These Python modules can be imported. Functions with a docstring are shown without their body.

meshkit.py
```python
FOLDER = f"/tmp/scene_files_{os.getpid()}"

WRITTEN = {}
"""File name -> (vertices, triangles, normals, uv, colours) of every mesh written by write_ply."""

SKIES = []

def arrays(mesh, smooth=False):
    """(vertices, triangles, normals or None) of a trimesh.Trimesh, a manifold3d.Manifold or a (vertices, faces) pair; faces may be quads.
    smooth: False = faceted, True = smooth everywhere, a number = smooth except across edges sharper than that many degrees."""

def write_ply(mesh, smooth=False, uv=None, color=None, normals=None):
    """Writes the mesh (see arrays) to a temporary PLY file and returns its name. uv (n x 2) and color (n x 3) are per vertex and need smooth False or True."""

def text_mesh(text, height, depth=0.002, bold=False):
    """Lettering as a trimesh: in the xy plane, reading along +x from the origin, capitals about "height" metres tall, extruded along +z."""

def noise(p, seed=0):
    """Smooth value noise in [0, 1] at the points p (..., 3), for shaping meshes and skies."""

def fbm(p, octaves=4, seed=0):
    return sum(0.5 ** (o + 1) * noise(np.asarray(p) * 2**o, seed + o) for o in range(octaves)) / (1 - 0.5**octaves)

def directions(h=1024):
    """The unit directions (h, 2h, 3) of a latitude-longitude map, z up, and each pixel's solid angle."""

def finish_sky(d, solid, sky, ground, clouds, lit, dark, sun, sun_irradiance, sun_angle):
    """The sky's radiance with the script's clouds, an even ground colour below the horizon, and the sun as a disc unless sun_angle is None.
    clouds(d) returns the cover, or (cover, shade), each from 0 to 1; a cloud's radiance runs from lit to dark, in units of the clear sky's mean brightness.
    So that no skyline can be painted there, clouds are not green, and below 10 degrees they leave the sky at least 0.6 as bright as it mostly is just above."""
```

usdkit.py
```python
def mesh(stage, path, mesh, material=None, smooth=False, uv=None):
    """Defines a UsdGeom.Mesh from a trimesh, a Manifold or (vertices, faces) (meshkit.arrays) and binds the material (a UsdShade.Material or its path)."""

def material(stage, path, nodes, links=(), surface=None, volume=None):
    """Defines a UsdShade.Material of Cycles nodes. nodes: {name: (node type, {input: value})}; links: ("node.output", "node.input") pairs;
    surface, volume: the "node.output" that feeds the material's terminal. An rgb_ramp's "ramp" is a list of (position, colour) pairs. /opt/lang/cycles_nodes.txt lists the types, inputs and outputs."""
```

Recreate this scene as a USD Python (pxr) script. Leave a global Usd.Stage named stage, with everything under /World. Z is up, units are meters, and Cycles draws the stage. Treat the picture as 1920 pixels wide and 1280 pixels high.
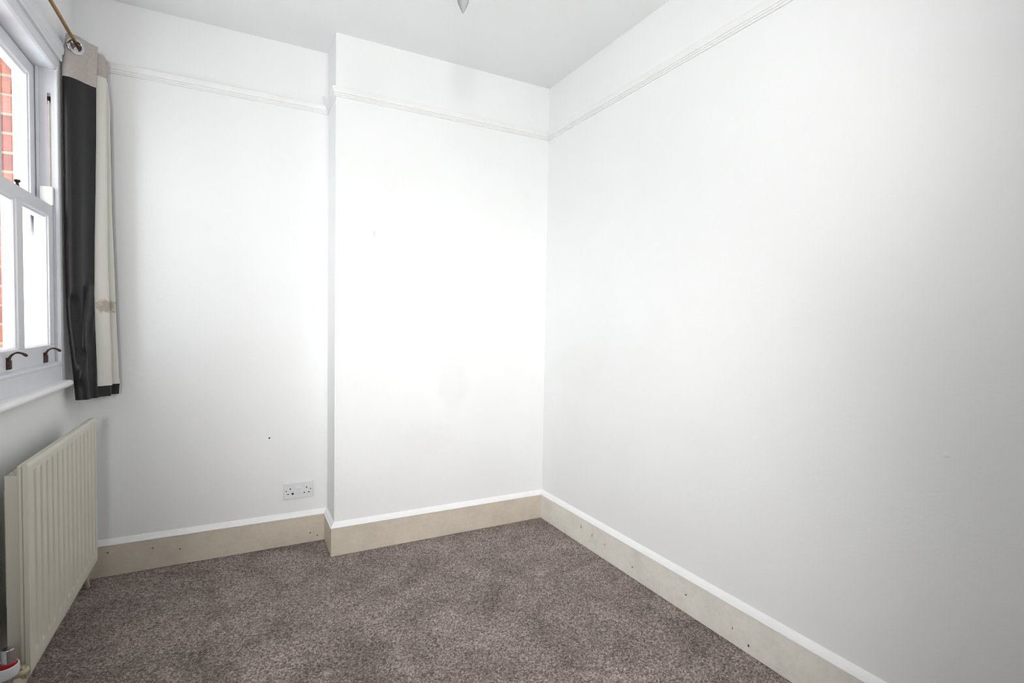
import math, random
import numpy as np, trimesh, manifold3d as m3, usdkit, meshkit
from pxr import Usd, UsdGeom, UsdLux, Gf, Sdf
random.seed(7); rng = np.random.default_rng(7)

stage = Usd.Stage.CreateInMemory()
UsdGeom.SetStageUpAxis(stage, 'Z'); UsdGeom.SetStageMetersPerUnit(stage, 1.0)
W = UsdGeom.Xform.Define(stage, '/World'); stage.SetDefaultPrim(W.GetPrim())

# ---------------------------------------------------------------- camera, sky, lights, exposure
EXPOSURE = -0.10
SKY = 2.2            # overcast sky seen through the window
EYE = (0.0, 0.0, 1.1895)
RIGHT = (0.8839311413036908, -0.4673327963367106, 0.01630321752492387)
UP = (0.0020381279282307655, 0.03871443701504464, 0.9992482366264933)
FWD = (0.4676126425451974, 0.8832334062039993, -0.0351733805196303)
cam = UsdGeom.Camera.Define(stage, '/World/camera')
cam.AddTransformOp().Set(Gf.Matrix4d(*RIGHT, 0, *UP, 0, *[-c for c in FWD], 0, *EYE, 1))
cam.CreateHorizontalApertureAttr(36.0); cam.CreateVerticalApertureAttr(24.0); cam.CreateFocalLengthAttr(18.197)
cam.CreateClippingRangeAttr(Gf.Vec2f(0.02, 1000)); cam.CreateExposureAttr(EXPOSURE)
dome = UsdLux.DomeLight.Define(stage, '/World/overcast_sky')
dome.CreateColorAttr(Gf.Vec3f(0.93, 0.97, 1.0)); dome.CreateIntensityAttr(SKY)
def fill_spot(name, pos, target, intensity, cone, radius=0.15):
    """An added, unseen fill light near the camera, fitted to the wall brightness."""
    p = np.array(pos, float); f = np.array(target, float) - p; f /= np.linalg.norm(f)
    r = np.cross(f, [0, 0, 1.0]) if abs(f[2]) < 0.99 else np.array([1.0, 0, 0]); r /= np.linalg.norm(r); u = np.cross(r, f)
    l = UsdLux.SphereLight.Define(stage, '/World/' + name); l.CreateRadiusAttr(radius); l.CreateIntensityAttr(intensity); l.CreateColorAttr(Gf.Vec3f(1.0, 0.99, 0.98))
    l.AddTransformOp().Set(Gf.Matrix4d(*r, 0, *u, 0, *(-f), 0, *p, 1))
    s = UsdLux.ShapingAPI.Apply(l.GetPrim()); s.CreateShapingConeAngleAttr(cone); s.CreateShapingConeSoftnessAttr(1.0)
fill_spot('fill_high', (0.6, -0.3, 1.9), (1.1, 2.7, 2.0), 72.0, 45.0)
fill_spot('fill_upper', (-0.3, -0.7, 1.6), (1.5, 2.6, 1.9), 180.0, 36.0)
fill_spot('fill_right', (0.1, -0.75, 1.5), (1.5, 2.1, 0.9), 42.0, 36.0)
fill_spot('fill_left', (-0.42, -0.65, 1.3), (-0.3, 2.9, 1.5), 80.0, 30.0)
fill_spot('fill_low', (-0.45, -0.7, 1.0), (1.4, 2.5, 0.3), 190.0, 30.0)
fill_up = UsdLux.RectLight.Define(stage, '/World/fill_ceiling')       # another added, unseen fill, turned up to brighten the ceiling
fill_up.CreateWidthAttr(0.4); fill_up.CreateHeightAttr(0.4); fill_up.CreateIntensityAttr(10.0)
fill_up.AddTranslateOp().Set(Gf.Vec3d(0.5, 0.2, 1.9)); fill_up.AddRotateXYZOp().Set(Gf.Vec3f(180, 0, 0))

# ---------------------------------------------------------------- room dimensions (metres)
H, XL, XR, YC, YA, XS, YR = 2.60, -0.6264, 1.657, 2.702, 2.9354, 0.4274, -0.95
HS, HC, T = 0.1694, 0.1417, 0.0163
WY0, WY1, WZ0, WZ1 = 1.955, 2.68, 0.932, 2.155       # window opening

# ---------------------------------------------------------------- materials
def lin(r, g, b):
    return tuple((c / 12.92 if c <= 0.04045 else ((c + 0.055) / 1.055) ** 2.4) for c in (r / 255, g / 255, b / 255))
def mat(name, nodes, links, surface='p.BSDF'):
    return usdkit.material(stage, '/World/Looks/' + name, nodes, links, surface=surface)
def plain(name, rgb, rough=0.5, metal=0.0, vary=0.06, scale=30.0, bump=0.0, bscale=200.0, **kw):
    c = np.array(lin(*rgb))
    n = {'g': ('geometry', {}), 'n': ('noise_texture', {'scale': scale, 'detail': 3.0}),
         'r': ('rgb_ramp', {'ramp': [(0.25, tuple(c * (1 - vary))), (0.75, tuple(np.minimum(c * (1 + vary), 1)))]}),
         'p': ('principled_bsdf', {'roughness': rough, 'metallic': metal, **kw})}
    l = [('g.position', 'n.vector'), ('n.fac', 'r.fac'), ('r.color', 'p.base_color')]
    if bump:
        n['bn'] = ('noise_texture', {'scale': bscale, 'detail': 4.0}); n['b'] = ('bump', {'strength': bump, 'distance': 0.002})
        l += [('g.position', 'bn.vector'), ('bn.fac', 'b.height'), ('b.normal', 'p.normal')]
    return mat(name, n, l)
def painted_wall(name, rgb, marks=()):
    """Matt emulsion with faint roller texture; marks = (centre, radii, colour, strength) are stains that belong to the wall."""
    c = np.array(lin(*rgb))
    n = {'g': ('geometry', {}), 'n': ('noise_texture', {'scale': 2.2, 'detail': 3.0}),
         'r': ('rgb_ramp', {'ramp': [(0.3, tuple(c * 0.985)), (0.7, tuple(np.minimum(c * 1.012, 1)))]}),
         'bn': ('noise_texture', {'scale': 45.0, 'detail': 4.0, 'roughness': 0.55}), 'b': ('bump', {'strength': 0.18, 'distance': 0.004}),
         'p': ('principled_bsdf', {'roughness': 0.75, 'specular_ior_level': 0.25}),
         'w': ('noise_texture', {'scale': 9.0, 'detail': 3.0})}
    l = [('g.position', 'n.vector'), ('n.fac', 'r.fac'), ('g.position', 'bn.vector'), ('bn.fac', 'b.height'), ('b.normal', 'p.normal'), ('g.position', 'w.vector')]
    last = 'r.color'
    for i, (ctr, rad, col, k) in enumerate(marks):
        n[f's{i}'] = ('vector_math', {'math_type': 'subtract', 'vector2': ctr})
        n[f'd{i}'] = ('vector_math', {'math_type': 'divide', 'vector2': rad})
        n[f'a{i}'] = ('vector_math', {'math_type': 'length'})
        n[f'e{i}'] = ('math', {'math_type': 'multiply_add', 'value2': 1.1, 'value3': -0.55})
        n[f'f{i}'] = ('math', {'math_type': 'add'})
        n[f'm{i}'] = ('map_range', {'range_type': 'smoothstep', 'from_min': 1.0, 'from_max': 0.55, 'to_min': 0.0, 'to_max': k, 'clamp': True})
        n[f'x{i}'] = ('mix', {'color2': lin(*col)})
        l += [('g.position', f's{i}.vector1'), (f's{i}.vector', f'd{i}.vector1'), (f'd{i}.vector', f'a{i}.vector1'), ('w.fac', f'e{i}.value1'),
              (f'a{i}.value', f'f{i}.value1'), (f'e{i}.value', f'f{i}.value2'), (f'f{i}.value', f'm{i}.value'), (f'm{i}.result', f'x{i}.fac'), (last, f'x{i}.color1')]
        last = f'x{i}.color'
    l.append((last, 'p.base_color'))
    return mat(name, n, l)

WALL = (238, 239, 239)
M = {}
M['wall'] = painted_wall('white_wall_paint', WALL)
M['wall_back'] = painted_wall('white_wall_paint_back', WALL, [((0.46, 2.93, 0.75), (0.06, 1, 0.12), (215, 215, 212), 0.12)])
M['wall_chimney'] = painted_wall('white_wall_paint_chimney', WALL, [
    ((1.06, YC, 0.86), (0.10, 1, 0.21), (226, 226, 223), 0.28), ((0.62, YC, 1.64), (0.010, 1, 0.028), (224, 216, 210), 0.7),
    ((0.9, YC, 0.55), (0.20, 1, 0.10), (228, 228, 225), 0.15)])
M['wall_right'] = painted_wall('white_wall_paint_right', WALL, [
    ((XR, 2.35, 0.95), (1, 0.30, 0.16), (230, 230, 227), 0.15), ((XR, 1.55, 0.75), (1, 0.25, 0.07), (230, 230, 227), 0.12)])
M['ceiling'] = painted_wall('ceiling_paint', (240, 241, 241))
M['gloss'] = plain('white_gloss_paint', (249, 249, 249), 0.32, vary=0.02, scale=12, bump=0.08, bscale=60)
M['rail'] = plain('white_rail_paint', (236, 236, 236), 0.6, vary=0.02)
M['joinery'] = plain('window_paint', (224, 225, 230), 0.35, vary=0.03, scale=14, bump=0.10, bscale=70)
M['block'] = plain('block_paint', (248, 248, 248), 0.4, vary=0.01)
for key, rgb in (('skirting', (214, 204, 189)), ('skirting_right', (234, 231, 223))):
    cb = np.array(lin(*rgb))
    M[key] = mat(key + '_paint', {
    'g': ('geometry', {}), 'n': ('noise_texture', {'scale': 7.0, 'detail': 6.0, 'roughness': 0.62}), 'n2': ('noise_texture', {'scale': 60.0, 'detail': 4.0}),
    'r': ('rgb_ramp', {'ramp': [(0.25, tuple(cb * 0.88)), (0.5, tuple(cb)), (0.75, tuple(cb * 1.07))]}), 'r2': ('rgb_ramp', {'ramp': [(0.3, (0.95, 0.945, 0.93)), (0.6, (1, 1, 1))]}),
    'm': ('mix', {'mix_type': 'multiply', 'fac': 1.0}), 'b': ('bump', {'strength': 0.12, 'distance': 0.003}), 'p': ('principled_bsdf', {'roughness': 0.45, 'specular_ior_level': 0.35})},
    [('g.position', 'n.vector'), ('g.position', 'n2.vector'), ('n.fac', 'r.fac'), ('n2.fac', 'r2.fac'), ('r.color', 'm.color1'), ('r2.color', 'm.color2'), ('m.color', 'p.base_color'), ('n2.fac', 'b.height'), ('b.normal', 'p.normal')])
M['scuff_dark'] = plain('scuff_dark', (92, 84, 76), 0.8)
M['scuff_pale'] = plain('scuff_pale', (226, 222, 214), 0.8)
c0, c1, c2, c3 = (np.array(lin(*c)) for c in ((92, 80, 76), (122, 109, 104), (153, 140, 134), (190, 179, 172)))
M['carpet'] = mat('carpet', {
    'g': ('geometry', {}), 'v': ('voronoi_texture', {'scale': 190.0}), 's': ('separate_color', {}), 'n': ('noise_texture', {'scale': 110.0, 'detail': 3.0, 'roughness': 0.7}),
    'a': ('math', {'math_type': 'multiply_add', 'value2': 0.55, 'value3': -0.275}), 'h': ('math', {'math_type': 'add'}),
    'r': ('rgb_ramp', {'ramp': [(0.16, tuple(c0)), (0.36, tuple(c1)), (0.60, tuple(c2)), (0.86, tuple(c3))]}),
    'l': ('noise_texture', {'scale': 4.2, 'detail': 6.0, 'roughness': 0.66, 'distortion': 0.6}), 'lr': ('rgb_ramp', {'ramp': [(0.36, (0.74, 0.72, 0.70)), (0.50, (1.0, 1.0, 1.0)), (0.63, (1.20, 1.19, 1.19))]}),
    'm': ('mix', {'mix_type': 'multiply', 'fac': 1.0}), 'b': ('bump', {'strength': 0.8, 'distance': 0.004}),
    'p': ('principled_bsdf', {'roughness': 0.95, 'specular_ior_level': 0.1, 'sheen_weight': 0.1, 'sheen_roughness': 0.6})},
    [('g.position', 'n.vector'), ('g.position', 'v.vector'), ('g.position', 'l.vector'), ('v.color', 's.color'), ('s.r', 'a.value1'), ('a.value', 'h.value1'), ('n.fac', 'h.value2'), ('h.value', 'r.fac'),
     ('l.fac', 'lr.fac'), ('r.color', 'm.color1'), ('lr.color', 'm.color2'), ('m.color', 'p.base_color'), ('h.value', 'b.height'), ('b.normal', 'p.normal')])
M['radiator'] = plain('radiator_enamel', (205, 201, 187), 0.35, vary=0.02, scale=9, bump=0.05, bscale=50)
M['chrome'] = plain('chrome', (190, 192, 195), 0.18, metal=1.0, vary=0.02)
M['plastic'] = plain('white_plastic', (229, 230, 233), 0.28, vary=0.01)
M['valve_white'] = plain('valve_plastic', (214, 218, 218), 0.35, vary=0.03)
M['red'] = plain('red_plastic', (170, 30, 34), 0.4)
M['black'] = plain('dark_hole', (22, 20, 20), 0.9)
M['brown'] = plain('scorched_brass', (120, 84, 40), 0.5)
M['brass'] = plain('aged_brass_rod', (152, 118, 62), 0.32, metal=0.85, vary=0.10, scale=40)
M['bronze'] = plain('dark_bronze', (74, 60, 54), 0.4, metal=0.7, vary=0.15, scale=60)
M['cord'] = plain('sash_cord', (214, 208, 194), 0.9, bump=0.4, bscale=400)
M['union'] = plain('painted_union', (176, 166, 134), 0.4)
M['stain'] = plain('stone_sill', (225, 224, 220), 0.6, bump=0.1)
def cloth(name, rgb, vary, rough, sheen, bump=0.25):
    c = np.array(lin(*rgb))
    return mat(name, {
        'g': ('geometry', {}), 'm1': ('mapping', {'scale': (1, 1, 0.12)}), 'm2': ('mapping', {'scale': (0.12, 0.12, 1)}),
        'n1': ('noise_texture', {'scale': 420.0, 'detail': 2.0}), 'n2': ('noise_texture', {'scale': 420.0, 'detail': 2.0}), 'a': ('math', {'math_type': 'add'}), 'h': ('math', {'math_type': 'multiply', 'value2': 0.5}),
        'r': ('rgb_ramp', {'ramp': [(0.35, tuple(c * (1 - vary))), (0.65, tuple(np.minimum(c * (1 + vary), 1)))]}), 'b': ('bump', {'strength': bump, 'distance': 0.0015}),
        'p': ('principled_bsdf', {'roughness': rough, 'sheen_weight': sheen, 'sheen_roughness': 0.4, 'specular_ior_level': 0.4})},
        [('g.position', 'm1.vector'), ('g.position', 'm2.vector'), ('m1.vector', 'n1.vector'), ('m2.vector', 'n2.vector'), ('n1.fac', 'a.value1'), ('n2.fac', 'a.value2'), ('a.value', 'h.value1'),
         ('h.value', 'r.fac'), ('r.color', 'p.base_color'), ('h.value', 'b.height'), ('b.normal', 'p.normal')])
M['charcoal'] = cloth('charcoal_curtain_cloth', (17, 16, 18), 0.5, 0.38, 0.14)
M['taupe'] = cloth('taupe_header_cloth', (176, 168, 162), 0.10, 0.85, 0.1)
cl = np.array(lin(226, 224, 216))
M['lining'] = mat('cream_lining', {
    'g': ('geometry', {}), 's': ('vector_math', {'math_type': 'subtract', 'vector2': (XL + 0.125, 2.82, 1.235)}), 'd': ('vector_math', {'math_type': 'divide', 'vector2': (0.05, 0.2, 0.035)}), 'a': ('vector_math', {'math_type': 'length'}),
    'w': ('noise_texture', {'scale': 55.0, 'detail': 4.0}), 'e': ('math', {'math_type': 'multiply_add', 'value2': 1.6, 'value3': -0.8}), 'f': ('math', {'math_type': 'add'}),
    'k': ('map_range', {'range_type': 'smoothstep', 'from_min': 1.0, 'from_max': 0.3, 'to_min': 0.0, 'to_max': 0.6, 'clamp': True}), 'x': ('mix', {'color1': tuple(cl), 'color2': lin(150, 128, 96)}),
    'p': ('principled_bsdf', {'roughness': 0.85}), 't': ('translucent_bsdf', {}), 'mx': ('mix_closure', {'fac': 0.2})},
    [('g.position', 's.vector1'), ('s.vector', 'd.vector1'), ('d.vector', 'a.vector1'), ('g.position', 'w.vector'), ('w.fac', 'e.value1'), ('a.value', 'f.value1'), ('e.value', 'f.value2'), ('f.value', 'k.value'), ('k.result', 'x.fac'),
     ('x.color', 'p.base_color'), ('x.color', 't.color'), ('p.BSDF', 'mx.closure1'), ('t.BSDF', 'mx.closure2')], surface='mx.closure')
M['glass'] = mat('window_glass', {'f': ('fresnel', {'IOR': 1.5}), 'ge': ('geometry', {}), 'iv': ('math', {'math_type': 'subtract', 'value1': 1.0}), 'fm': ('math', {'math_type': 'multiply'}), 't': ('transparent_bsdf', {'color': (0.97, 0.985, 0.98)}), 'g': ('glossy_bsdf', {'roughness': 0.02, 'color': (1, 1, 1)}), 'm': ('mix_closure', {})},
    [('ge.backfacing', 'iv.value2'), ('f.fac', 'fm.value1'), ('iv.value', 'fm.value2'), ('fm.value', 'm.fac'), ('t.BSDF', 'm.closure1'), ('g.BSDF', 'm.closure2')], surface='m.closure')
M['bulb'] = plain('frosted_bulb', (158, 158, 158), 0.8, vary=0.01)
for i, c in enumerate(((150, 86, 72), (164, 102, 86), (140, 80, 68), (158, 96, 76))):
    M[f'brick{i}'] = plain(f'red_brick_{i}', c, 0.85, vary=0.18, scale=45, bump=0.5, bscale=120)
M['mortar'] = plain('lime_mortar', (158, 146, 130), 0.95, vary=0.1, bump=0.4)

# ---------------------------------------------------------------- helpers
used = {}
def path_for(name, parent):
    base = (str(parent.GetPath()) if parent else '/World') + '/' + name
    n = used.get(base, 0); used[base] = n + 1
    return base if n == 0 else f'{base}_{n:03d}'
def tag(p, label=None, cat=None, group=None, kind=None):
    for k, v in (('label', label), ('category', cat), ('group', group), ('kind', kind)):
        if v: p.SetCustomDataByKey(k, v)
    return p
def obj(name, mesh, m, parent=None, smooth=30, label=None):
    p = usdkit.mesh(stage, path_for(name, parent), mesh, M[m], smooth=smooth).GetPrim()
    return tag(p, label)
def empty(name, loc=(0, 0, 0)):
    """An Xform at the thing's base. Parts are given in world coordinates through place()."""
    x = UsdGeom.Xform.Define(stage, path_for(name, None)); x.AddTranslateOp().Set(Gf.Vec3d(*loc))
    return x.GetPrim()
ORIGIN = {}
def thing(name, loc, label, cat=None, group=None, kind=None):
    p = tag(empty(name, loc), label, cat, group, kind); ORIGIN[str(p.GetPath())] = np.array(loc, float); return p
def part(name, mesh, m, parent, smooth=30, label=None):
    root = '/'.join(str(parent.GetPath()).split('/')[:3]); v, f, _ = meshkit.arrays(mesh)
    return obj(name, trimesh.Trimesh(v - ORIGIN.get(root, np.zeros(3)), f, process=False), m, parent, smooth, label)
def box(x0, x1, y0, y1, z0, z1):
    return trimesh.creation.box(bounds=[[min(x0, x1), min(y0, y1), min(z0, z1)], [max(x0, x1), max(y0, y1), max(z0, z1)]])
def rbox(x0, x1, y0, y1, z0, z1, b=0.003):
    lo, hi = np.minimum([x0, y0, z0], [x1, y1, z1]), np.maximum([x0, y0, z0], [x1, y1, z1]); pts = []
    for sx in (0, 1):
        for sy in (0, 1):
            for sz in (0, 1):
                c = np.where([sx, sy, sz], hi, lo); s = np.where([sx, sy, sz], -1, 1) * b
                pts += [c + s * (0, 1, 1), c + s * (1, 0, 1), c + s * (1, 1, 0)]
    return trimesh.convex.convex_hull(np.array(pts))
def mani(t):
    return m3.Manifold(m3.Mesh(np.asarray(t.vertices, np.float32), np.asarray(t.faces, np.uint32)))
def tri(m):
    g = m.to_mesh(); return trimesh.Trimesh(g.vert_properties[:, :3], g.tri_verts, process=False)
def union(*ts):
    out = mani(ts[0])
    for t in ts[1:]: out = out + mani(t)
    return tri(out)
def prism(poly, axis, lo, hi):
    """Extrudes a polygon (in the two other axes, in order) along an axis."""
    t = tri(m3.Manifold.extrude(m3.CrossSection([np.array(poly, float)], m3.FillRule.NonZero), hi - lo)); v = np.array(t.vertices)
    a, b, c = v[:, 0], v[:, 1], v[:, 2] + lo
    v = {'z': np.stack([a, b, c], 1), 'y': np.stack([a, c, b], 1), 'x': np.stack([c, a, b], 1)}[axis]
    t = trimesh.Trimesh(v, t.faces, process=False)
    if t.volume < 0: t.invert()
    return t
def lathe(profile, n=32, at=(0, 0, 0), axis='z', flip=False):
    """profile: (radius, height) pairs from the bottom up, closed onto the axis."""
    p = np.array(profile, float)
    t = trimesh.creation.revolve(p, sections=n)
    if t.volume < 0: t.invert()
    v = np.array(t.vertices)
    if axis == 'y': v = v[:, [0, 2, 1]] * (1, 1, -1)
    if axis == 'x': v = v[:, [2, 1, 0]] * (1, 1, -1)
    return trimesh.Trimesh(v + at, t.faces, process=False)
def tube(pts, r, sides=14):
    pts = np.array(pts, float); n = len(pts); r = np.broadcast_to(r, (n,))
    t = np.gradient(pts, axis=0); t /= np.linalg.norm(t, axis=1)[:, None]
    ref = np.array([0, 0, 1.0]) if abs(t[0, 2]) < 0.9 else np.array([1.0, 0, 0]); V = []
    for i in range(n):
        a = np.cross(t[i], ref); a /= np.linalg.norm(a); b = np.cross(t[i], a); ref = np.cross(a, t[i])
        an = np.arange(sides) * 2 * np.pi / sides
        V.append(pts[i] + r[i] * (np.cos(an)[:, None] * a + np.sin(an)[:, None] * b))
    V = np.vstack(V + [pts[:1], pts[-1:]]); F = []
    for i in range(n - 1):
        for j in range(sides):
            k = (j + 1) % sides; F += [[i * sides + j, i * sides + k, (i + 1) * sides + k], [i * sides + j, (i + 1) * sides + k, (i + 1) * sides + j]]
    for j in range(sides):
        k = (j + 1) % sides; F += [[n * sides, k, j], [n * sides + 1, (n - 1) * sides + j, (n - 1) * sides + k]]
    m = trimesh.Trimesh(V, F, process=False)
    if m.volume < 0: m.invert()
    return m
def smooth_path(p, n):
    from scipy.interpolate import CubicSpline
    p = np.array(p, float); s = np.r_[0, np.cumsum(np.linalg.norm(np.diff(p, axis=0), axis=1))]
    return CubicSpline(s, p)(np.linspace(0, s[-1], n))
PLAN = [(XL, YA), (XS, YA), (XS, YC), (XR, YC), (XR, YR), (XL, YR)]          # wall line, room on the right-hand side
SEG = {'back': 0, 'chimney_side': 1, 'chimney': 2, 'right': 3, 'rear': 4, 'left': 5}
def run(profile, seg, dz=(0.0, 0.0)):
    """A moulding (offset from wall, z) along one side of the room, mitred at both ends."""
    P = [np.array(p) for p in PLAN]; i = SEG[seg]; n = len(P)
    def nrm(k):
        d = P[(k + 1) % n] - P[k % n]; d = d / np.linalg.norm(d); return np.array([d[1], -d[0]])
    def mitre(k):
        a, b = nrm((k - 1) % n), nrm(k % n); return (a + b) / (1 + a @ b)
    prof = np.array(profile, float); k = len(prof); rows = []
    for q, v, z in ((P[i], mitre(i), dz[0]), (P[(i + 1) % n], mitre((i + 1) % n), dz[1])):
        rows.append(np.column_stack([q + prof[:, :1] * v, prof[:, 1] + z]))
    V = np.vstack(rows); F = []
    for j in range(k):
        m = (j + 1) % k; F += [[j, m, k + m], [j, k + m, k + j]]
    from shapely.geometry import Polygon
    tv, tf = trimesh.creation.triangulate_polygon(Polygon(prof), engine='earcut')
    idx = np.array([int(np.argmin(((prof - p) ** 2).sum(1))) for p in tv])
    F += [list(idx[f]) for f in tf] + [list(idx[f][::-1] + k) for f in tf]
    t = trimesh.Trimesh(V, F, process=False); t.fix_normals()
    return t

# ---------------------------------------------------------------- room shell
def struct(name, mesh, m, label, smooth=False):
    p = obj(name, mesh, m, None, smooth, label); p.SetCustomDataByKey('kind', 'structure'); return p
floor = thing('floor', (0.5, 1.0, 0), 'mauve brown twist pile carpet covering the whole floor', kind='structure')
part('floor_slab', box(XL - 0.02, XR + 0.02, YR - 0.02, YA + 0.02, -0.08, -0.008), 'carpet', floor, False)
gx, gy = np.arange(XL, XR + .003, .0055), np.arange(YR, YA + .003, .0055)          # the tufts: a finely ruffled surface
GX, GY = np.meshgrid(gx, gy, indexing='ij'); GX = GX + rng.uniform(-.0018, .0018, GX.shape); GY = GY + rng.uniform(-.0018, .0018, GY.shape)
GZ = rng.uniform(-.0035, .0, GX.shape) + .0015 * (meshkit.noise(np.stack([GX * 45, GY * 45, GX * 0], -1)) - .5)
i, j = np.meshgrid(np.arange(len(gx) - 1), np.arange(len(gy) - 1), indexing='ij'); w = len(gy)
Q = np.stack([i * w + j, (i + 1) * w + j, (i + 1) * w + j + 1, i * w + j + 1], -1).reshape(-1, 4)
pile = part('carpet_pile', trimesh.Trimesh(np.stack([GX, GY, GZ], -1).reshape(-1, 3), np.vstack([Q[:, :3], Q[:, [0, 2, 3]]]), process=False), 'carpet', floor, True, 'mauve brown twist pile')
pile.SetCustomDataByKey('kind', 'stuff')
struct('ceiling', box(XL - 0.14, XR + 0.1, YR - 0.1, YA + 0.1, H, H + 0.1), 'ceiling', 'plain white painted ceiling')
wl = tri(mani(box(XL - 0.137, XL, YR - 0.1, YA + 0.1, -0.08, H)) - mani(box(XL - 0.3, XL + 0.1, WY0 - 0.02, WY1 + 0.02, WZ0 - 0.025, WZ1 + 0.04)))
struct('wall_left', wl, 'wall', 'white painted window wall above and beside the radiator')
back = thing('wall_back', (0, YA, 0), 'white painted alcove wall beside the curtain', kind='structure')
part('plaster', box(XL - 0.0, XS + 0.02, YA, YA + 0.1, -0.08, H), 'wall_back', back, False)
ch = thing('wall_chimney', ((XS + XR) / 2, YC, 0), 'white painted chimney breast projecting between alcove and right wall', kind='structure')
part('plaster', tri(mani(box(XS, XR + 0.1, YC, YA + 0.1, -0.08, H))), 'wall_chimney', ch, False)
wr = thing('wall_right', (XR, 1.0, 0), 'long white painted wall on the right', kind='structure')
part('plaster', box(XR, XR + 0.1, YR - 0.1, YC + 0.05, -0.08, H), 'wall_right', wr, False)
struct('wall_rear', box(XL, XR, YR - 0.1, YR, -0.08, H), 'wall', 'white painted wall behind the viewer')
def dab(c, r, n, m, name, parent, label=None):
    """A small flattened lump or chip lying on a surface with normal n."""
    s = trimesh.creation.icosphere(2, 1.0); v = np.array(s.vertices); v *= 1 + 0.25 * (meshkit.noise(v * 2.2 + np.array(c) * 50)[:, None] - 0.5)
    part(name, trimesh.Trimesh(v * r + c, s.faces, process=False), m, parent, True, label)
dab((0.142, YA, 0.575), (0.004, 0.0012, 0.004), None, 'black', 'screw_hole', back, 'small dark screw hole')
dab((XR, 0.663, 0.859), (0.0015, 0.008, 0.006), None, 'wall', 'plaster_chip', wr, 'small grey chip in the plaster')

# ---------------------------------------------------------------- skirting boards and picture rail
BOARD = [(0, 0), (T, 0), (T, HC), (0, HC)]
CAP = [(0, HC), (T + 0.002, HC), (T + 0.0032, HC + 0.0012), (T + 0.0032, HC + 0.0042), (T + 0.002, HC + 0.0056), (T - 0.0008, HC + 0.0062), (T - 0.0012, HC + 0.0078), (T - 0.0035, HC + 0.0135),
       (0.0085, HC + 0.0195), (0.005, HC + 0.0245), (0.002, HC + 0.027), (0, HS)]
SK = {}
for seg, mid, lab in (('back', (-0.1, YA), 'cream skirting board along the alcove under the socket'), ('chimney_side', (XS, 2.82), 'short cream skirting return on the side of the chimney breast'),
                      ('chimney', (1.0, YC), 'cream skirting board across the front of the chimney breast'), ('right', (XR, 1.0), 'long scuffed cream skirting board on the right wall'),
                      ('left', (XL, 1.5), 'cream skirting board behind the radiator'), ('rear', (0.5, YR), 'cream skirting board behind the viewer')):
    b = SK[seg] = thing('baseboard_' + seg, (*mid, 0), lab, kind='structure')
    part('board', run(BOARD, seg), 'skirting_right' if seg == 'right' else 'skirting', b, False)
    part('cap_moulding', run(CAP, seg), 'gloss', b, 25, 'white painted cap moulding')
for y, z, ry, rz, dark in ((2.60, 0.062, .006, .007, 0), (2.265, 0.094, .0028, .010, 1), (2.165, 0.083, .0028, .010, 1), (2.06, 0.076, .002, .005, 1), (2.085, 0.066, .006, .004, 0), (1.85, 0.05, .004, .004, 1),
                           (1.52, 0.075, .005, .003, 1), (1.41, 0.086, .012, .004, 0), (1.29, 0.058, .002, .005, 1), (1.22, 0.03, .004, .005, 1), (1.10, 0.02, .010, .004, 0)):
    dab((XR - T, y, z), (0.0008, ry, rz), None, 'scuff_dark' if dark else 'scuff_pale', 'scuff', SK['right'])
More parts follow.
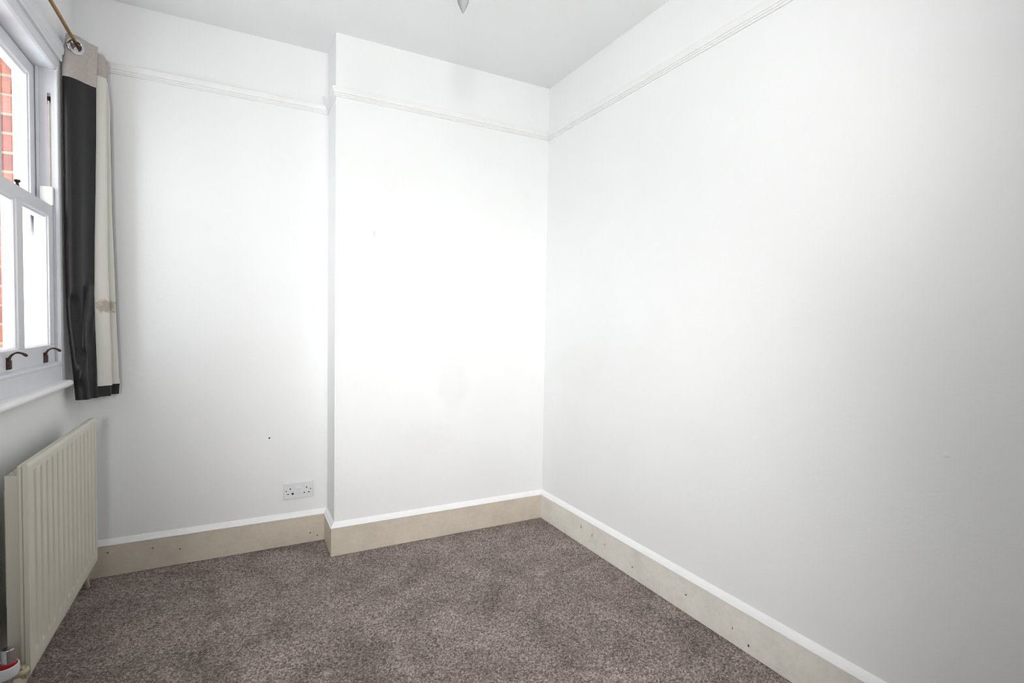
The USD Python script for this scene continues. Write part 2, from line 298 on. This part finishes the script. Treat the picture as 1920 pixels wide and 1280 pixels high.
for x, z in ((-0.53, 0.11), (-0.36, 0.10), (-0.25, 0.075), (0.34, 0.05), (0.375, 0.03)):
    dab((x, YA - T, z), (0.004, 0.0008, 0.003), None, 'scuff_dark', 'scuff', SK['back'])
RAIL = [(0, 2.292), (.0065, 2.292), (.0078, 2.2965), (.0068, 2.2972), (.0068, 2.2995), (.0105, 2.300), (.0118, 2.3050), (.0095, 2.3058), (.0095, 2.3082), (.0130, 2.309),
        (.0132, 2.314), (.0150, 2.320), (.0178, 2.3255), (.0195, 2.3285), (.0205, 2.332), (.0195, 2.335), (.012, 2.338), (0, 2.340)]
for i, (seg, dz, lab) in enumerate((('back', (-.012, -.012), 'white picture rail across the alcove wall'), ('chimney_side', (-.012, 0), 'short white picture rail return on the side of the chimney breast'),
                                    ('chimney', (0, 0), 'white picture rail across the front of the chimney breast'), ('right', (0, 0), 'long white picture rail on the right wall'))):
    struct(f'trim_{i + 1}', run(RAIL, seg, dz), 'rail', lab, 25)

# ---------------------------------------------------------------- window
win = thing('window_1', (XL, (WY0 + WY1) / 2, WZ0), 'white timber sash window of two sashes, each with a central glazing bar', kind='structure')
D = lambda d: XL + d
# lining: jambs, head, outer frame
for y0, y1 in ((WY1, WY1 + 0.02), (WY0 - 0.02, WY0)):
    jm = mani(box(D(-0.137), D(0), y0, y1, WZ0, WZ1 + 0.04))
    if y1 > 2.5: jm = jm - mani(box(D(-0.034), D(-0.023), y0 - 0.01, y0 + 0.012, 2.018, 2.062))
    part('jamb', tri(jm), 'joinery', win, False)
ramp = [(D(-0.137), WZ1), (D(-0.012), WZ1), (D(-0.004), WZ1 + 0.004), (D(0.0), WZ1 + 0.014), (D(0.001), WZ1 + 0.04), (D(-0.137), WZ1 + 0.04)]
part('head_lining', prism(ramp, 'y', WY0 - 0.02, WY1 + 0.02), 'joinery', win, 20)
e = 1e-4
for y0, s in ((WY1, -1), (WY0, 1)):
    part('parting_bead', rbox(D(-0.068), D(-0.058), y0, y0 + s * 0.009, WZ0 + .07, WZ1, 0.0015), 'joinery', win, False)
    part('staff_bead', rbox(D(-0.013), D(-0.001), y0, y0 + s * 0.006, WZ0 + .07, WZ1, 0.002), 'joinery', win, False)
part('stop_block', rbox(D(-0.056), D(-0.016), WY1 - 0.022, WY1, 1.622, 1.695, 0.002), 'block', win, False, 'bright white block above the lower sash')
part('cord', tube([(D(-0.0285), WY1 - 0.0035, 1.694), (D(-0.0285), WY1 - 0.0035, 1.85), (D(-0.0285), WY1 - 0.0035, 2.03)], 0.0032, 8), 'cord', win, 30, 'off white sash cord')
pul = part('pulley', lathe([(0, -.003), (.012, -.003), (.0095, 0), (.012, .003), (0, .003)], 20, (D(-0.0285), WY1 + 0.006, 2.040), 'x'), 'bronze', win, 30, 'dark pulley wheel in its slot')
def member_v(d, y0, y1, z0, z1, bev0, bev1, th=0.042):
    """Upright sash member with a moulded edge towards the glass on the sides where bev is not 0."""
    g = 0.012
    pl = [(D(d - th), y0 - 0.004 * bev0), (D(d - g), y0 - 0.004 * bev0)] + ([(D(d - g * .55), y0 - .003 * bev0), (D(d - g * .5), y0)] if bev0 else []) + [(D(d), y0 + .0015)]
    pl += [(D(d), y1 - .0015)] + ([(D(d - g * .5), y1), (D(d - g * .55), y1 + .003 * bev1)] if bev1 else []) + [(D(d - g), y1 + 0.004 * bev1), (D(d - th), y1 + 0.004 * bev1)]
    return prism(pl, 'z', z0, z1)
def member_h(d, y0, y1, z0, z1, bev0, bev1, th=0.042):
    g = 0.012
    pl = [(D(d - th), z0 - 0.010 * bev0), (D(d - g), z0 - 0.010 * bev0)] + ([(D(d - g * .7), z0 - .006 * bev0), (D(d - g * .6), z0 - .004 * bev0), (D(d - g * .3), z0 - .002 * bev0)] if bev0 else []) + [(D(d), z0 + .0015)]
    pl += [(D(d), z1 - .0015)] + ([(D(d - g * .3), z1 + .0015 * bev1), (D(d - g * .6), z1 + .003 * bev1)] if bev1 else []) + [(D(d - g), z1 + 0.006 * bev1), (D(d - th), z1 + 0.006 * bev1)]
    return prism(pl, 'y', y0, y1)
BY0, BY1 = 2.290, 2.347
def sash(name, d, z0, z1, rail_lo, rail_hi, label):
    s = part(name, member_h(d, WY0 + .003, WY1 - .003, z0, rail_lo, 0, 1), 'joinery', win, 25, label)     # the bottom rail carries the sash
    def sub(n, mesh, m='joinery', sm=25, lab=None): return part(n, mesh, m, s, sm, lab)
    sub('top_rail', member_h(d, WY0 + .003, WY1 - .003, rail_hi, z1, 1, 0))
    for y0, y1, a, b in ((WY0 + .003, WY0 + 0.062, 0, 1), (WY1 - 0.062, WY1 - .003, 1, 0)): sub('stile', member_v(d, y0, y1, rail_lo, rail_hi, a, b))
    sub('glazing_bar', member_v(d, BY0, BY1, rail_lo, rail_hi, 1, 1, 0.038))
    for y0, y1 in ((WY0 + .05, BY0 + .01), (BY1 - .01, WY1 - .05)): sub('pane', box(D(d - .016), D(d - .012), y0, y1, rail_lo - .004, rail_hi + .004), 'glass', False, 'clear glass pane')
    return sub
up = sash('upper_sash', -0.070, 1.580, WZ1 - .003, 1.622, 2.105, 'upper sash of the window')
for y0, y1 in ((WY0 + .006, WY0 + .056), (WY1 - .056, WY1 - .006)):
    up('horn', prism([(D(-.074), 1.58), (D(-.074), 1.525), (D(-.078), 1.508), (D(-.086), 1.498), (D(-.108), 1.498), (D(-.108), 1.58)], 'y', y0, y1))
lo = sash('lower_sash', -0.020, 0.985, 1.622, 1.076, 1.577, 'lower sash of the window')
def hook(y, zb):
    pl = union(rbox(D(-.0215), D(-.0175), y - .010, y + .010, zb - .018, zb + .020, .0012), rbox(D(-.0205), D(-.0095), y - .0075, y + .0075, zb - .017, zb + .012, .002))
    arm = tube(smooth_path([(D(-.015), y, zb + .006), (D(-.012), y + .001, zb + .024), (D(.002), y + .002, zb + .036), (D(.020), y + .003, zb + .031), (D(.028), y + .003, zb + .024)], 16), np.r_[.0055, .0050, .0044, .0040, np.full(8, .0034), .004, .0048, .0048, .003], 10)
    lo('sash_lift', union(pl, arm), 'bronze', 30, 'dark bronze hook lift')
hook(2.190, 1.034); hook(2.545, 1.030)
lo('fastener', union(rbox(D(-.050), D(-.028), 2.325, 2.355, 1.6215, 1.627, .001), lathe([(0, 0), (.006, .001), (.004, .006), (.004, .010), (.009, .015), (.008, .020), (0, .022)], 16, (D(-.032), 2.345, 1.626))), 'bronze', 30, 'dark bronze sash fastener')
part('draught_board', prism([(D(-.0195), WZ0), (D(-.002), WZ0), (D(-.002), WZ0 + .060), (D(.002), WZ0 + .063), (D(.003), WZ0 + .068), (D(-.001), WZ0 + .074), (D(-.0195), WZ0 + .076)], 'y', WY0, WY1), 'joinery', win, 25)
nose = [(D(-.137), WZ0 - .026), (D(.022), WZ0 - .026)] + [(D(.022 + .013 * math.cos(a)), WZ0 - .013 + .013 * math.sin(a)) for a in np.linspace(-1.4, 1.4, 9)] + [(D(.022), WZ0), (D(-.137), WZ0)]
sillm = union(prism(nose, 'y', WY0 - .019, WY1 + .019), box(D(-.02), D(.0005), WY0 - .019, WY1 + .019, WZ0 - .026, WZ0))
sillm = tri(mani(prism(nose, 'y', WY0 - .04, WY1 + .006)) - mani(box(D(-.2), D(0), WY0 - .1, WY0 - .019, .8, 1)))
part('window_sill', sillm, 'gloss', win, 30, 'round nosed white window sill')
arch = [(D(0), 2.197), (D(.010), 2.197), (D(.012), 2.201), (D(.012), 2.222), (D(.016), 2.226), (D(.018), 2.238), (D(.018), 2.252), (D(.014), 2.256), (D(.016), 2.262), (D(.010), 2.275), (D(0), 2.278)]
part('head_moulding', prism(arch, 'y', WY0 - .09, WY1 + .012), 'joinery', win, 25, 'moulded white head board over the window')
part('outer_sill', prism([(D(-.137), .905), (D(-.40), .885), (D(-.40), .840), (D(-.137), .840)], 'y', WY0 - .05, WY1 + .05), 'stain', win, False, 'painted stone sill outside')

# brick reveal outside
ob = thing('wall_outside', (XL - 0.24, 2.32, 0.0), 'red brick outer wall seen through the window', kind='structure')
XO = XL - 0.1375
for s, ye in ((1, WY1), (-1, WY0)):
    yl, yh = (ye + .004, ye + .53) if s > 0 else (ye - .53, ye - .004)
    part('mortar', box(XO, XO - 0.214, yl, yh, 0.80, 2.45), 'mortar', ob, False)
    for k in range(23):
        z0 = 0.79 + k * 0.073
        spans = [(0.0, 0.102), (0.112, 0.215)] if k % 2 else [(0.0, 0.215)]
        for a, b in spans:
            j = lambda: rng.uniform(-.0015, .0015)
            ya, yb = sorted((ye + j() * .8 + .0012 * s, ye + s * (0.10 if k % 2 == 0 else .215)))
            part('brick', rbox(XO - .0005 - a, XO - b + j(), ya, yb, z0 + .004 + j(), z0 + .067 + j(), .003), f'brick{rng.integers(4)}', ob, False)
part('lintel', box(XO, XO - 0.214, WY0 - .53, WY1 + .53, 2.451, 2.62), 'mortar', ob, False)
part('head_stone', box(XO - .001, XO - 0.214, WY0 + .0, WY1 - .0, 2.20, 2.4505), 'stain', ob, False)
part('footing', box(XO, XO - 0.214, WY0 - .53, WY1 + .53, -.08, 0.799), 'mortar', ob, False)

# ---------------------------------------------------------------- curtain and rod
RZ, RD = 2.2885, 0.050
def interp(z, pts):
    pts = sorted(pts); return float(np.interp(z, [p[0] for p in pts], [p[1] for p in pts]))
AL = [(2.316, .020), (2.25, .012), (2.18, .007), (1.6, .006), (1.39, .006), (1.28, .008), (1.173, .011), (1.064, .019), (.977, .026), (.845, .035)]
AR = [(2.316, .109), (2.15, .102), (1.957, .100), (1.735, .096), (1.51, .091), (1.287, .088), (1.174, .090), (1.06, .094), (.97, .097), (.845, .100)]
CR = [(2.30, .122), (2.2, .126), (1.634, .124), (1.405, .125), (1.174, .129), (1.058, .132), (.845, .134)]
BR = [(2.30, .123), (2.22, .122), (2.106, .131), (1.876, .132), (1.644, .134), (1.41, .140), (1.175, .145), (.896, .153), (.845, .150)]
NU = 121
def plan_at(z):
    l, r, c, b = (interp(z, q) for q in (AL, AR, CR, BR))
    lower = np.clip((1.3 - z) / .4, 0, 1); top = np.clip((2.27 - z) / .25, 0, 1)
    P = [(r, 2.772 - .02 * lower), (r - .022, 2.752 - .018 * lower), (l + .045, 2.716), (l + .018, 2.699), (l + .002, 2.704), (l - .001, 2.722), (l + .012, 2.742), (l + .045, 2.766), (c - .015, 2.794), (c, 2.808), (c - .006 * top, 2.822), (c - .018 * top, 2.832), (c - .010 * top, 2.850), (b - .006 * top, 2.862), (b + .002, 2.868)]
    from scipy.interpolate import PchipInterpolator, CubicSpline
    P = np.array(P); s = np.r_[0, np.cumsum(np.linalg.norm(np.diff(P, axis=0), axis=1))]
    u = np.linspace(0, s[-1], NU)
    q = np.column_stack([PchipInterpolator(s, P[:, 0])(u), CubicSpline(s, P[:, 1])(u)])
    return q, s / s[-1]
def wrinkle(f, z):
    """Extra relief of the dark front pleat: f is 0 at its free edge and 1 at the fold by the wall."""
    def ridge(f0, z0, f1, z1, w, a):
        p, q, x = np.array([f0 * .1, z0]), np.array([f1 * .1, z1]), np.array([f * .1, z]); t = np.clip((x - p) @ (q - p) / ((q - p) @ (q - p)), 0, 1)
        return a * math.exp(-np.sum((x - p - t * (q - p)) ** 2) / w ** 2) 
    o = ridge(.10, 1.31, .42, 1.06, .014, .014) - ridge(.02, 1.20, .28, 1.08, .012, .008) + ridge(.02, 1.13, .30, 1.085, .009, .006) - ridge(.75, 1.25, .60, 1.0, .02, .006)
    o += ridge(.5, 1.0, .8, .93, .012, .004) - ridge(.2, 1.0, .7, 1.02, .010, .003)
    return 1.5 * o + .005 * (meshkit.noise(np.array([f * 2.2, z * 3.1, 0.5])) - .5)
def sheet(zs, i0, i1, off, th, hem=None):
    """The cloth between path samples i0 and i1 for the heights zs, as a closed solid of thickness th, moved by off along its normal."""
    G, N = [], []
    for z in zs:
        q, s = plan_at(z); tn = np.gradient(q, axis=0); tn /= np.linalg.norm(tn, axis=1)[:, None]; nn = np.column_stack([tn[:, 1], -tn[:, 0]])    # towards the cloth's lining side
        fs = np.linspace(0, 1, NU); fold = s[4]
        for k in range(NU):
            if fs[k] < fold: q[k] += -nn[k] * 0 + np.array([0, -1.0]) * wrinkle(fs[k] / fold, z) * min(1, fs[k] / fold * 6 + .15) * min(1, (1 - fs[k] / fold) * 5)
        drop = .017 * np.clip((fs - fold) / .12, 0, 1) * np.clip((z - 2.0) / .3, 0, 1)
        G.append(np.column_stack([D(0) + q[:, 0], q[:, 1], z - drop])[i0:i1]); N.append(np.column_stack([nn, np.zeros(NU)])[i0:i1])
    G, N = np.array(G), np.array(N); A, B = G + N * (off + th / 2), G + N * (off - th / 2); h, w = G.shape[:2]
    V = np.vstack([A.reshape(-1, 3), B.reshape(-1, 3)]); o = h * w; F = []
    for i in range(h - 1):
        for j in range(w - 1):
            a, b, c, d = i * w + j, i * w + j + 1, (i + 1) * w + j + 1, (i + 1) * w + j; F += [[a, b, c], [a, c, d], [o + a, o + c, o + b], [o + a, o + d, o + c]]
    rim = [j for j in range(w)] + [i * w + w - 1 for i in range(1, h)] + [(h - 1) * w + j for j in range(w - 2, -1, -1)] + [i * w for i in range(h - 2, 0, -1)]
    for a, b in zip(rim, rim[1:] + rim[:1]): F += [[b, a, o + a], [b, o + a, o + b]]
    t = trimesh.Trimesh(V, F, process=False)
    if t.volume < 0: t.invert()
    return t
cur = thing('curtain', (D(.07), 2.78, .845), 'charcoal eyelet curtain with taupe header drawn back beside the window', 'curtain')
part('main_panel', sheet(np.r_[np.linspace(.845, .88, 4), np.linspace(.89, 2.15, 90)], 0, NU, 0, .0024), 'charcoal', cur, 40, 'charcoal woven front cloth')
head = sheet(np.linspace(2.146, 2.316, 18), 0, NU, 0, .0034)
qh, _ = plan_at(2.27); below = qh[:, 0] < RD; cross = [k for k in range(NU - 1) if below[k] != below[k + 1]]
holes = []
for k in cross[:2]:
    p = qh[k] + (qh[k + 1] - qh[k]) * (RD - qh[k, 0]) / (qh[k + 1, 0] - qh[k, 0]); t = qh[k + 2] - qh[k - 2]; t /= np.linalg.norm(t); holes.append((p, math.atan2(t[1], t[0])))
EZ = 2.2745
for p, a in holes:
    c = trimesh.creation.cylinder(radius=.021, height=.04, sections=32); c.apply_transform(trimesh.transformations.rotation_matrix(np.pi / 2, [1, 0, 0])); c.apply_transform(trimesh.transformations.rotation_matrix(a, [0, 0, 1])); c.apply_translation((D(p[0]), p[1], EZ))
    head = tri(mani(head) - mani(c))
part('header_band', head, 'taupe', cur, 40, 'taupe linen header band')
for p, a in holes:
    ring = [(.020, -.0035), (.0225, -.0052), (.027, -.0052), (.032, -.003), (.0325, 0), (.032, .003), (.027, .0052), (.0225, .0052), (.020, .0035), (.020, -.0035)]
    t = trimesh.creation.revolve(np.array(ring), sections=48)
    if t.volume < 0: t.invert()
    t.apply_transform(trimesh.transformations.rotation_matrix(np.pi / 2, [1, 0, 0])); t.apply_transform(trimesh.transformations.rotation_matrix(a, [0, 0, 1])); t.apply_translation((D(p[0]), p[1], EZ))
    part('eyelet', t, 'chrome', cur, 40, 'chrome eyelet ring')
SGN = 1
_, s0 = plan_at(1.5); iB = int(s0[5] * NU) + 2
part('lining', sheet(np.r_[np.linspace(.893, .93, 4), np.linspace(.94, 2.216, 70)], iB, NU - 1, .0042 * SGN, .0014), 'lining', cur, 40, 'off white cotton lining with a brown stain')
part('lining_hem', sheet(np.linspace(.8915, .914, 4), iB, NU - 1, .0054 * SGN, .0016), 'lining', cur, 40, 'stitched hem of the lining')
rod = thing('curtain_rod', (D(RD), 2.35, RZ), 'thin brass curtain rod above the window', 'curtain rod')
part('pole', tube([(D(RD), y, RZ) for y in np.linspace(1.80, 2.915, 8)], .0066, 20), 'brass', rod)
for y in (1.84, 2.905):
    part('bracket', union(lathe([(0, -.003), (.014, -.003), (.014, .001), (.006, .006), (0, .006)], 20, (D(.004), y, RZ), 'x'), tube([(D(.002), y, RZ), (D(RD), y, RZ)], .004, 10)), 'brass', rod)
part('finial', trimesh.creation.icosphere(3, .013).apply_translation((D(RD), 1.792, RZ)), 'brass', rod, True)

# ---------------------------------------------------------------- radiator
RY0, RY1, RZ0, RZ1, RF = 1.888, 2.668, 0.165, 0.7755, 0.110
rad = thing('radiator', (D(.08), (RY0 + RY1) / 2, RZ0), 'cream single panel radiator under the window', 'radiator')
ng = 14; pitch = .0535; g0 = 1.9395
ys = np.unique(np.r_[RY0, RY0 + .004, np.linspace(RY0 + .006, RY1 - .006, 300), RY1 - .004, RY1]); zs = np.unique(np.r_[np.linspace(.190, .26, 26), np.linspace(.26, .70, 12), np.linspace(.70, .765, 24)])
def depth(y, z):
    d = RF
    k = round((y - g0) / pitch); u = abs(y - g0 - k * pitch)
    if 0 <= k < ng:
        zt = min(z - .222, .748 - z); w = .0140
        if zt > -.004:
            e_ = np.clip((zt + .004) / .018, 0, 1); e_ = e_ * e_ * (3 - 2 * e_)
            if u < w: d -= .0065 * (0.5 + 0.5 * math.cos(math.pi * (u / w) ** 1.4)) * e_
    return d
prof_top = [(.190, 0), (.180, .0015), (.172, .006), (.166, .011), (.165, .0135)]
rows = [[(D(RF - b), y, z) for y in ys] for z, b in prof_top[::-1][:-1]] + [[(D(depth(y, z)), y, z) for y in ys] for z in zs] + [[(D(RF - b), y, z) for y in ys] for z, b in ((.770, .0008), (.7735, .003), (.7755, .006), (.7755, .0135))]
A = np.array(rows); A[:, 0, 0] = np.minimum(A[:, 0, 0], D(RF - .003)); A[:, -1, 0] = np.minimum(A[:, -1, 0], D(RF - .003))
B = A.copy(); B[:, :, 0] = np.minimum(D(RF - .0135), A[:, :, 0] - .0005); h, w = A.shape[:2]; o = h * w
V = np.vstack([A.reshape(-1, 3), B.reshape(-1, 3)]); F = []
for i in range(h - 1):
    for j in range(w - 1):
        a, b, c, d = i * w + j, i * w + j + 1, (i + 1) * w + j + 1, (i + 1) * w + j; F += [[a, b, c], [a, c, d], [o + a, o + c, o + b], [o + a, o + d, o + c]]
rim = [j for j in range(w)] + [i * w + w - 1 for i in range(1, h)] + [(h - 1) * w + j for j in range(w - 2, -1, -1)] + [i * w for i in range(h - 2, 0, -1)]
for a, b in zip(rim, rim[1:] + rim[:1]): F += [[b, a, o + a], [b, o + a, o + b]]
pm = trimesh.Trimesh(V, F, process=False)
if pm.volume < 0: pm.invert()
part('front_panel', pm, 'radiator', rad, 35, 'cream front panel with fourteen pressed flutes')
part('rear_panel', rbox(D(RF - .0260), D(RF - .0130), RY0 + .001, RY1 - .001, RZ0 + .001, RZ1 - .0015, .004), 'radiator', rad, 30)
# convector fins: a folded sheet behind the panel
fz0, fz1, fd0, fd1 = .20, .742, .052, .0845; z2 = []
y = RY0 + .022
while y < RY1 - .03:
    z2 += [(fd1, y), (fd0, y + .004), (fd0, y + .017), (fd1, y + .021)]; y += .0335
z2 = np.array(z2); tn = np.gradient(z2, axis=0); tn /= np.linalg.norm(tn, axis=1)[:, None]; nn = np.column_stack([tn[:, 1], -tn[:, 0]]) * .0006
poly = np.vstack([z2 + nn, (z2 - nn)[::-1]]); poly[:, 0] += XL
part('convector_fins', prism(poly, 'z', fz0, fz1), 'radiator', rad, False)
for y in (2.10, 2.52):
    part('wall_bracket', union(box(D(0), D(.004), y - .02, y + .02, .30, .66), box(D(0), D(.050), y - .003, y + .003, .32, .62)), 'radiator', rad, False)
part('vent_plug', lathe([(0, 0), (.010, 0), (.010, .010), (.006, .014), (0, .014)], 6, (D(RF - .013), RY0 + .012, RZ1 - .03), 'y'), 'radiator', rad, False) if False else None
# valve at the near end
VX, VY = D(.066), 1.842
val = part('valve', union(lathe([(0, .0), (.0105, 0), (.0105, .150), (.015, .155), (.015, .190), (.018, .194), (.018, .214), (0, .214)], 24, (VX, VY, 0)), tube([(VX, VY, .2), (VX, VY + .03, .2)], .011, 14)), 'chrome', rad, 30, 'dark chrome valve body')
part('valve_head', lathe([(0, .210), (.022, .210), (.029, .216), (.031, .224), (.031, .240), (.0305, .2435), (.0275, .2445), (.026, .242), (.0255, .236), (0, .236)], 36, (VX, VY, 0)), 'valve_white', val, 35, 'white plastic collar')
part('valve_ring', lathe([(0, .236), (.0165, .236), (.0165, .2500), (.0150, .2515), (0, .2515)], 28, (VX + .008, VY, 0)), 'red', val, 35, 'red ring')
part('valve_cap', lathe([(0, .250), (.0135, .250), (.0145, .252), (.0145, .284), (.0125, .288), (0, .289)], 28, (VX + .008, VY, 0)), 'chrome', val, 35, 'chrome cap')
part('union_nut', lathe([(0, 0), (.0145, 0), (.016, .002), (.016, .018), (.0145, .020), (0, .020)], 6, (D(.088), RY0 - .022, .2), 'y'), 'union', rad, False, 'painted hexagonal union nut')
part('union_tail', tube(smooth_path([(VX, VY, .2), (VX + .006, VY + .012, .2), (D(.088), RY0 - .028, .2), (D(.090), RY0 + .008, .2)], 10), .009, 14), 'union', rad)
part('pipe', tube([(D(.048), 2.715, .205), (D(.046), 2.76, .13), (D(.043), 2.80, .066), (D(.040), 2.838, .0)], .0085, 16), 'radiator', rad, 30, 'cream pipe dropping to the carpet')
part('lockshield', union(tube([(D(.088), RY1 - .01, .205), (D(.048), 2.715, .205)], .009, 14), lathe([(0, .185), (.014, .185), (.015, .19), (.015, .235), (.011, .25), (0, .252)], 24, (D(.048), 2.715, 0))), 'valve_white', rad, 30)

# ---------------------------------------------------------------- socket outlet
sx0, sx1, sz0, sz1 = 0.2085, 0.3545, 0.2435, 0.3295; cxs, czs = (sx0 + sx1) / 2, (sz0 + sz1) / 2
so = thing('wall_socket', (cxs, YA, czs), 'white double wall socket with two rocker switches above the skirting', 'socket')
YF = YA - .0095
plate = mani(rbox(sx0, sx1, YA, YF, sz0, sz1, .0028))
cut = []
for s in (-1, 1):
    bx = cxs + s * .0400
    cut += [box(bx - .0023, bx + .0023, YF - .01, YF + .004, czs + .0065, czs + .0150)] + [box(bx + q - .0039, bx + q + .0039, YF - .01, YF + .004, czs - .0183, czs - .0137) for q in (-.0111, .0111)]
for c in cut: plate = plate - mani(c)
part('faceplate', tri(plate), 'plastic', so, 30)
for s in (-1, 1):
    bx = cxs + s * .0400
    part('earth_slot', box(bx - .0024, bx + .0024, YF + .0003, YF + .0045, czs + .0064, czs + .0151), 'black', so, False)
    for q in (-.0111, .0111):
        burnt = s < 0 and q > 0
        if burnt: part('burnt_surround', lathe([(0, 0), (.0062, 0), (.0058, .0006), (0, .0006)], 16, (bx + q, YF - .0004, czs - .016), 'y'), 'brown', so, False, 'brown scorch around one pin hole')
        part('pin_slot', box(bx + q - .0040, bx + q + .0040, YF + (-.0008 if burnt else .0003), YF + .0045, czs - .0184, czs - .0136), 'black', so, False)
    part('rocker_switch', prism([(YF - .0002, czs + .006), (YF - .0042, czs + .0085), (YF - .0018, czs + .0245), (YF + .002, czs + .0245), (YF + .002, czs + .006)], 'x', cxs + s * .0080 - .0058, cxs + s * .0080 + .0058), 'plastic', so, False)
    part('screw', lathe([(0, -.0005), (.0028, -.0005), (.0030, .0008), (0, .0012)], 14, (cxs + s * .0603, YF, czs + .001), 'y'), 'black', so, False)

# ---------------------------------------------------------------- ceiling pendant with a candle bulb
PX, PY, PZ = 0.588, 1.453, 2.100
pen = thing('pendant_light', (PX, PY, PZ), 'unlit pendant light whose pointed bulb hangs at the top of the view', 'pendant light')
part('bulb', lathe([(0, 0), (.0015, .0006), (.0032, .0035), (.0062, .0095), (.0105, .0180), (.0148, .0280), (.0178, .0390), (.0188, .0500), (.0180, .0620), (.0155, .0740), (.0130, .0830), (.0125, .0900), (0, .0900)], 32, (PX, PY, PZ)), 'bulb', pen, 40, 'frosted candle bulb')
part('lamp_holder', lathe([(0, .086), (.0150, .086), (.0165, .090), (.0165, .128), (.013, .140), (.006, .150), (0, .150)], 28, (PX, PY, PZ)), 'plastic', pen, 35)
part('flex', tube([(PX, PY, PZ + .145), (PX, PY, PZ + .3), (PX, PY, H - .02)], .003, 10), 'plastic', pen)
part('ceiling_rose', lathe([(0, -.030), (.012, -.030), (.020, -.024), (.042, -.016), (.047, -.008), (.047, 0), (0, 0)], 36, (PX, PY, H)), 'plastic', pen, 35)
